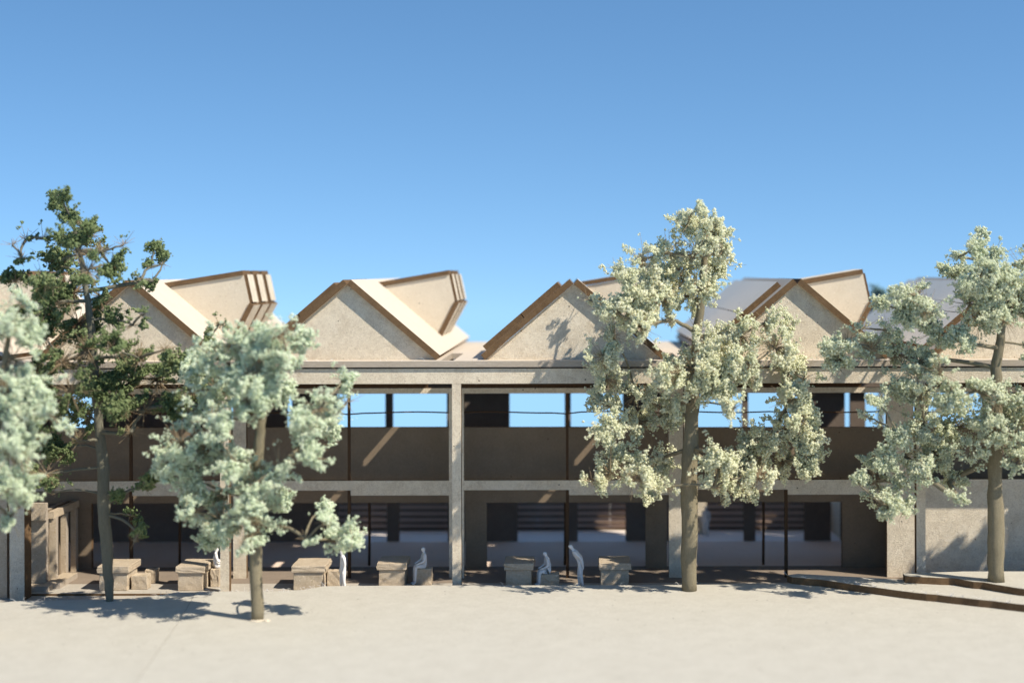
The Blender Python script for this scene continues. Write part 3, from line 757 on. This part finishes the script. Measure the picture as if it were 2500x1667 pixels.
n += tree('sage_tree', 'wide sage-coloured model tree on the stepped ground near the right edge',
     [(2430, 1421, 40), (2430, 1300, 40), (2430, 1150, 34), (2430, 1020, 30), (2432, 900, 26), (2442, 820, 20), (2452, 720, 13), (2420, 640, 8)],
     [(2250, 545, 12), (2243, 575, 18), (2282, 590, 28), (2198, 595, 12), (2200, 625, 22), (2250, 640, 40), (2310, 640, 34), (2172, 622, 12), (2350, 620, 24), (2225, 700, 40),
      (2290, 700, 44), (2340, 690, 36), (2250, 740, 34), (2105, 680, 28), (2130, 715, 32), (2060, 680, 12), (2080, 725, 28), (2145, 765, 40), (2205, 785, 34),
      (2020, 700, 14), (2040, 760, 26), (1985, 755, 20), (1945, 790, 32), (1905, 800, 18), (2000, 805, 36), (1925, 830, 30), (2060, 815, 34), (2115, 835, 34), (2160, 860, 34),
      (2065, 880, 38), (2010, 920, 20), (1995, 962, 14), (2115, 900, 38), (2185, 925, 38), (2240, 900, 32), (2325, 925, 36), (2260, 970, 40), (2200, 985, 42),
      (2120, 975, 42), (2060, 1000, 28), (2030, 1050, 26), (2080, 1050, 32), (2150, 1045, 38), (2230, 1035, 36), (2330, 1000, 38), (2345, 1050, 36), (2310, 960, 40), (2000, 1068, 14),
      (1968, 1108, 12), (2010, 1110, 28), (2060, 1115, 30), (2120, 1090, 26), (2190, 1105, 20), (2200, 1145, 12), (2040, 1165, 24), (2075, 1170, 18), (2018, 1150, 20), (2400, 800, 50), (2420, 950, 60), (2400, 1050, 40), (2375, 650, 40), (2385, 725, 32), (2370, 930, 44), (2375, 1015, 44), (2365, 600, 24)],
     -3.0, LEAF_GREY, BARK_P, 15, dense=1.0, crumb=(0.028, 0.064), flat=0.42, front=[(2290, 920, 40), (2290, 995, 40), (2285, 700, 38), (2290, 640, 30), (2310, 740, 30)])
n += tree('pale_tree', 'pale tree standing beyond the right edge of the picture, shading the closed end wall',
     [(3130, 1440, 40), (3130, 1200, 36), (3130, 1000, 30), (3130, 800, 24), (3135, 650, 12)],
     [(3010, 900, 50), (3080, 830, 60), (3160, 800, 60), (3120, 720, 60), (3050, 760, 50), (3190, 900, 60), (3100, 960, 60), (3000, 1000, 40), (3200, 740, 50), (3130, 640, 50),
      (3180, 1010, 50), (3060, 1060, 40), (2960, 950, 26), (3030, 690, 34)],
     -3.5, LEAF_GREY, BARK_P, 17, S=1.0, dense=0.45, flat=0.5)
n += tree('teal_tree', 'small blurred teal tree top showing behind the roofs right of the third gable',
     [(2150, 1120, 16), (2150, 1000, 14), (2150, 900, 12), (2148, 800, 8), (2140, 760, 5)],
     [(2137, 712, 9), (2148, 725, 10), (2130, 745, 12), (2155, 750, 12), (2140, 768, 14), (2160, 775, 12), (2135, 790, 14), (2150, 800, 16), (2120, 810, 14), (2160, 830, 18)],
     26.0, LEAF_TEAL, BARK_G, 16, S=1.0, dense=1.0)
print('crumbs', n)

fs = []
fr_ = random.Random(5)
for i in range(170):
    j = fr_.randrange(3, len(bk) - 3); t = fr_.random()
    p = Vector((bk[j][0] + (bk[j + 1][0] - bk[j][0]) * t, bk[j][1] + (bk[j + 1][1] - bk[j][1]) * t - fr_.uniform(0, 0.15), GZ))
    if i % 3 == 0: p = Vector((fr_.uniform(-26, 22), -0.12 + fr_.uniform(0, 0.1), 10.27))
    if i % 3 == 1:
        a, b_ = fr_.choice(list(zip(s1[:20], s1[1:21]))); p = Vector((a[0], a[1] + 0.05, GZ + 0.3))
    q = p + Vector((fr_.gauss(0, 0.10), fr_.gauss(0, 0.03), fr_.uniform(0.02, 0.14)))
    q2 = q + Vector((fr_.gauss(0, 0.10), fr_.gauss(0, 0.03), fr_.uniform(-0.06, 0.06)))
    fs += [(p, q, 0.008, 0.007), (q, q2, 0.007, 0.004)]
tag(tubes_np('paper_fibres', fs, FIG, None, 3), 'fine pale paper fibres standing up along the cut board edges', 'fibres')
